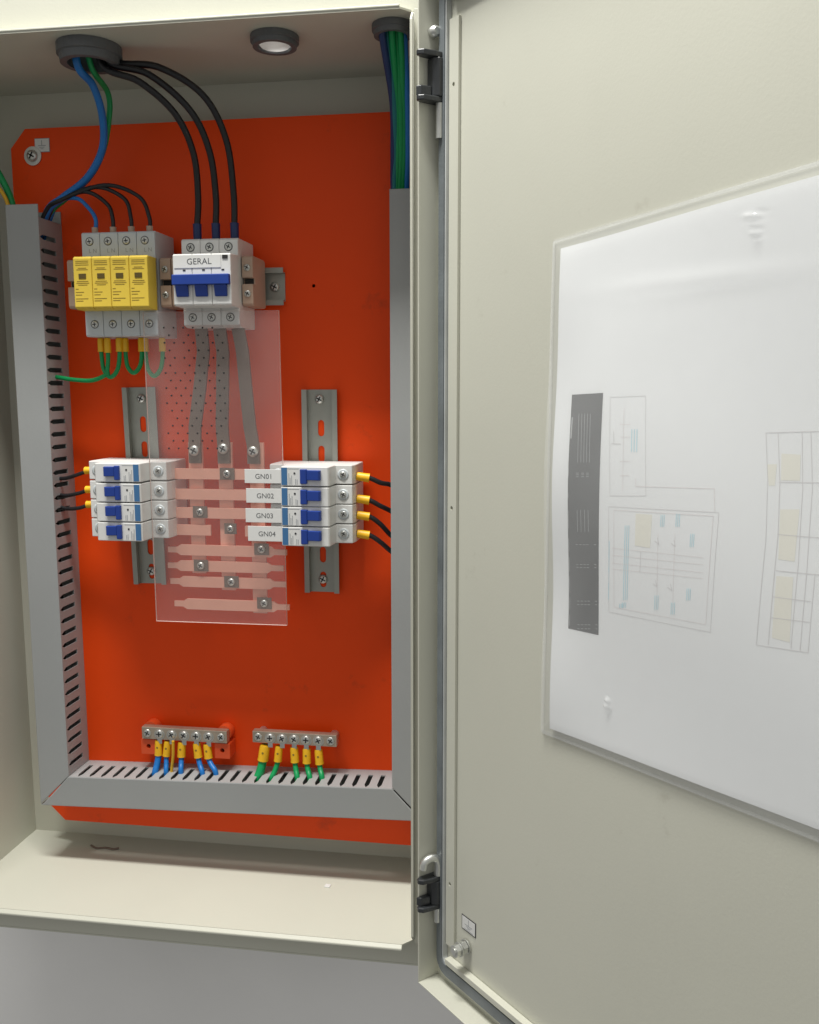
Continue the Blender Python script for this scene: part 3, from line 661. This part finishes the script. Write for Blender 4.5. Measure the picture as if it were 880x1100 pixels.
def term(px_top, px_mid, px_end, r, fr_, m, label, group, ftop, fbot):
    a = A(px_top[0], ftop, -16); b = A(px_mid[0], fbot, -17); e = A(px_end[0], px_end[1], -24)
    top = a+Vector((0, 0, 4))
    wire('terminal_wire', [a, b, A((px_mid[0]*.6+px_end[0]*.4), (fbot*.5+px_end[1]*.5), -20), e, e+Vector(((e.x-b.x)*.2, 0, -14))], r, m, label, 'wire', group, [(a, b, fr_, 'ferrule')], dot=True)
bl = [((170.6,), (170.4,), (166.6, 831), 3.3, 3.9), ((180.4,), (179, ), (178.5, 829), 2.5, 3.9), ((195.6,), (195,), (194.5, 828), 2.7, 4.2), ((211.4,), (213.2,), (217.5, 830.5), 2.7, 4.2), ((222.6,), (224.2,), (231.5, 829), 2.7, 4.2)]
od = ['leftmost', 'second', 'third', 'fourth', 'rightmost']
for k, (a, b, e, r, fr_) in enumerate(bl): term(a, b, e, r, fr_, 'wblue', '%s blue wire under the neutral terminal bar' % od[k], 'blue wires under the neutral bar', 795.0+k*1.0, 811.0+k*.8)
wire('thin_wire', [A(186, 796, -24), A(186, 812, -23), A(184.6, 826, -22), A(184, 836, -22)], 1.5, 'wyellow', 'thin yellow wire between the blue wires', 'wire')
gr = [((285,), (282.6,), (275.5, 840), 4.3, 5.4), ((300,), (298.6,), (291, 838), 2.6, 4.0), ((316,), (317,), (319.5, 836), 2.7, 4.2), ((329.6,), (329.8,), (333, 836), 2.7, 4.2), ((342.2,), (343.4,), (346, 835), 2.7, 4.2)]
for k, (a, b, e, r, fr_) in enumerate(gr): term(a, b, e, r, fr_, 'wgreen', '%s green wire under the earth terminal bar' % od[k], 'green wires under the earth bar', 800.0+k*1.2, 816.5+k*1.0)

# ================================================================== document and sleeve on the door
def wave(u, z):
    return 3.6+0.9*math.sin(z/23.0+1.0)*math.exp(-((u-140)/26.0)**2)+1.3*math.sin(z/58.0+0.6)*math.exp(-((u-150)/120.0)**2)+0.9*math.sin(z/41.0+u/70.0)+0.5*math.sin(u/33.0)
def grid(b, cs, off, nu=36, nz=40, mi=0, extra=None, flip=False):
    (a0, a1), (b0, b1), (c0_, c1_), (d0, d1) = cs      # TL, TR, BR, BL
    vs = []
    for j in range(nz+1):
        for i in range(nu+1):
            s_, t = i/nu, j/nz
            u = (a0*(1-s_)+b0*s_)*(1-t)+(d0*(1-s_)+c0_*s_)*t; z = (a1*(1-s_)+b1*s_)*(1-t)+(d1*(1-s_)+c1_*s_)*t
            vs.append(D(u, wave(u, z)+off+(extra(u, z, s_, t) if extra else 0), z))
    b.add(vs, [(j*(nu+1)+i, (j+1)*(nu+1)+i, (j+1)*(nu+1)+i+1, j*(nu+1)+i+1) for j in range(nz) for i in range(nu)], mi, True)
    return b
PC = [(138.0, 609.5), (438.0, 631.0), (438.0, 283.5), (138.0, 271.6)]
pb = MB(); grid(pb, PC, 0.0); grid(pb, PC, -0.25)
doc = pb.build('document', 'paper'); tag(doc, 'white printed wiring diagram sheet inside the clear sleeve on the door', 'document')
SC = [(130.5, 615.0), (446.0, 639.0), (446.0, 276.5), (128.4, 265.6)]
def dent(u, z, s_, t):
    e = min(s_, 1-s_, t, 1-t); h = 0.0 if e > .03 else -1.2*(1-e/.03)
    for (pu, pz, su_, sz_, hu, hz_) in DENTS:           # small creases in the film, tilted upwards
        du, dz = u-pu, z-pz; r2 = (du/su_)**2+(dz/sz_)**2
        if r2 < 6: h += math.exp(-r2*r2)*(0.6*abs(hz_)*sz_-hu*du-hz_*dz)
    for (pu, pz, su_, sz_, am) in SWELL: h += am*math.exp(-(((u-pu)/su_)**2+((z-pz)/sz_)**2))
    return h
DENTS = [(*duv(657, 750), 1.9, 2.1, .5, 1.27), (*duv(655, 757), 1.5, 1.6, .5, 1.27), (*duv(818, 231), 7.0, 1.9, .22, .63), (*duv(819, 250), 4.4, 1.8, .22, .63)]
SWELL = [(*duv(745, 300), 60.0, 5.0, 1.2), (*duv(700, 330), 40.0, 30.0, 1.0)]
sb = grid(MB(), SC, 1.1, 280, 320, extra=dent)
slv = sb.build('plastic_sleeve', 'sleeve'); tag(slv, 'clear glossy plastic sleeve stuck to the inside of the door', 'sleeve')
# welded seams of the sleeve
def seam(p0, p1, wd, m):
    b = MB(); n_ = 30
    for i in range(n_):
        a = [p0[k]+(p1[k]-p0[k])*i/n_ for k in (0, 1)]; c = [p0[k]+(p1[k]-p0[k])*(i+1)/n_ for k in (0, 1)]
        dx, dz = p1[0]-p0[0], p1[1]-p0[1]; L = math.hypot(dx, dz); nx, nz = -dz/L*wd/2, dx/L*wd/2
        vs = []
        for q in (a, c):
            for sg in (-1, 1): vs.append(D(q[0]+nx*sg, 0.25, q[1]+nz*sg)); vs.append(D(q[0]+nx*sg, 0.9, q[1]+nz*sg))
        b.add(vs, [(1, 3, 7, 5), (0, 1, 5, 4), (2, 6, 7, 3)], 0)
    b.build('seam', m, slv)
for i in range(4): seam(SC[i], SC[(i+1) % 4], 2.4, 'sleeve')
# print on the sheet
def pw(x, y): return duv(x, y, 2.0)
def strip(b, pts, wd, mi=0, off=0.14):         # a printed line through pixels
    P = [pw(*p) for p in pts]; wd = wd*0.62
    for (u0_, z0_), (u1_, z1_) in zip(P[:-1], P[1:]):
        L = math.hypot(u1_-u0_, z1_-z0_); n_ = max(1, int(L/8)); nx, nz = -(z1_-z0_)/L*wd/2, (u1_-u0_)/L*wd/2
        for i in range(n_):
            q = [(u0_+(u1_-u0_)*t, z0_+(z1_-z0_)*t) for t in (i/n_, (i+1)/n_)]
            b.add([D(a+nx*s, wave(a+nx*s, c+nz*s)+off, c+nz*s) for a, c in q for s in (-1, 1)], [(0, 1, 3, 2)], mi)
def patch(b, quad, mi=0, off=0.08, n=14):
    P = [pw(*p) for p in quad]
    vs = []
    for j in range(n+1):
        for i in range(n+1):
            s, t = i/n, j/n
            u = (P[0][0]*(1-s)+P[1][0]*s)*(1-t)+(P[3][0]*(1-s)+P[2][0]*s)*t; z = (P[0][1]*(1-s)+P[1][1]*s)*(1-t)+(P[3][1]*(1-s)+P[2][1]*s)*t
            vs.append(D(u, wave(u, z)+off, z))
    b.add(vs, [(j*(n+1)+i, (j+1)*(n+1)+i, (j+1)*(n+1)+i+1, j*(n+1)+i+1) for j in range(n) for i in range(n)], mi)
b = MB(); patch(b, [(616, 424), (650, 422), (644, 682), (611, 675)], 0)
Q = lambda x, y: (590+x/3.93, 410+y/3.93)
for x in (135, 148, 160, 172, 184): strip(b, [Q(x, 135), Q(x, 340)], .55, 1)
for x in (132, 147, 163, 178): strip(b, [Q(x, 540), Q(x, 632)], .55, 1)
for y in (385, 392, 400): 
    for x in (128, 150, 170): strip(b, [Q(x, y), Q(x+12, y)], .5, 1)
for y in (686, 770, 783, 925, 940, 1025, 1042):
    for x in (122, 138, 154, 168, 200): strip(b, [Q(x, y), Q(x+9, y+1)], .6, 1)
strip(b, [Q(107, 150), Q(104, 240)], 2.0, 1)
for y0, y1 in ((365, 400), (470, 490), (540, 620), (660, 715), (740, 800), (820, 890), (910, 960), (985, 1030)): strip(b, [Q(102-y0/75, y0), Q(102-y1/75, y1)], 0.7, 1)
b.build('printed_table', ['p_dark', 'p_pale'], doc)
b = MB(); Q = lambda x, y: (640+x/3.93, 410+y/3.93)
def loop(pts, wd, mi): strip(b, [Q(*p) for p in pts+[pts[0]]], wd, mi)
loop([(70, 65), (220, 60), (228, 480), (75, 480)], .5, 0)
strip(b, [Q(130, 110), Q(130, 460)], .5, 1); strip(b, [Q(80, 260), Q(120, 262)], .6, 0); strip(b, [Q(88, 210), Q(90, 262)], .8, 0)
for y in (180, 233, 335, 395): strip(b, [Q(115, y), Q(158, y)], .45, 1)
for x in (165, 176, 187): strip(b, [Q(x, 200), Q(x, 295)], 1.1, 2)
strip(b, [Q(185, 405), Q(185, 440), Q(515, 450), Q(518, 545)], .5, 1)
loop([(70, 525), (535, 550), (497, 1055), (62, 970)], .5, 0); loop([(92, 540), (512, 565), (478, 1022), (85, 950)], .45, 1)
patch(b, [Q(185, 555), Q(255, 560), Q(245, 700), Q(180, 690)], 3)
for x in (132, 140, 148): strip(b, [Q(x+8, 605), Q(x-6, 920)], .9, 2)
strip(b, [Q(70, 670), Q(62, 920)], .9, 2)
for x, y, l in ((300, 560, 50), (365, 555, 55), (425, 640, 55), (270, 900, 60), (340, 930, 50), (408, 870, 50), (130, 930, 22), (118, 935, 20)): 
    for d in (-7, 0, 7): strip(b, [Q(x+d, y), Q(x+d-3, y+l)], .8, 2)
for y in (712, 742, 775, 800): strip(b, [Q(80, y-12), Q(470, y+28)], .4, 1)
for x, y in ((275, 670), (345, 680), (265, 850), (328, 865)): strip(b, [Q(x-10, y), Q(x+8, y+14), Q(x+2, y-14)], .7, 0)
strip(b, [Q(280, 640), Q(270, 960)], .4, 1); strip(b, [Q(352, 640), Q(338, 960)], .4, 1); strip(b, [Q(205, 715), Q(200, 800)], .5, 0)
b.build('printed_diagram', ['p_line', 'p_rose', 'p_blue', 'p_cream'], doc)
b = MB(); Q = lambda x, y: (780+x/3.93, 440+y/3.93)
for pts in ([(175, 97), (520, 88)], [(175, 97), (185, 300), (180, 550), (140, 990)], [(225, 95), (235, 310), (230, 530), (190, 990)], [(325, 93), (330, 330), (315, 650), (285, 1005)], [(362, 92), (370, 330), (350, 690), (323, 1015)], [(385, 690), (357, 1023)],
            [(230, 305), (520, 310)], [(228, 525), (520, 550)], [(222, 677), (520, 708)], [(208, 787), (370, 808)], [(200, 875), (365, 895)], [(140, 990), (357, 1023)]):
    strip(b, [Q(*p) for p in pts], .6, 0)
for q in ([(240, 185), (320, 190), (318, 300), (240, 298)], [(238, 420), (318, 420), (300, 640), (232, 630)], [(225, 700), (295, 705), (280, 980), (205, 960)], [(180, 230), (222, 230), (215, 320), (190, 320)]): patch(b, [Q(*p) for p in q], 1)
b.build('printed_schedule', ['p_line', 'p_cream'], doc)

# ================================================================== a chip of plastic on the floor of the enclosure
q = onZ(352, 952, 0)
c = MB().prism([(-3, -1.2), (2.6, -1.6), (3.2, 1.1), (-2.4, 1.5)], lambda a, b, h: Vector((q.x+a, q.y+b*2, h)), 0.05, 1.0).build('plastic_chip', 'white', None, 0.2)
tag(c, 'tiny white plastic chip lying on the enclosure floor', 'debris')

# ================================================================== cables added inside the ducts to darken the slots
cb = MB().tube([(12, -18, 110), (14, -20, 300), (12, -19, 480), (14, -21, 640)], 8.6, 12).build('duct_filler', 'black'); tag(cb, 'black cables added to darken the slots of the left duct', 'filler')
cb = MB().tube([bott(14, 14, -18), bott(13, 130, -20), bott(14, 260, -19), bott(14, 385, -20)], 8.6, 12).build('duct_filler', 'black'); tag(cb, 'black cables added to darken the slots of the bottom duct', 'filler')
e = [onZ(x, y, 1.3) for x, y in ((98, 908), (104, 911), (113, 910.5), (122, 912), (128, 911))]
o = MB().tube([(p.x, p.y, 1.2) for p in e], 1.1, 8).build('wire_scrap', 'tin'); tag(o, 'small dark wire scrap at the back of the enclosure floor', 'debris')
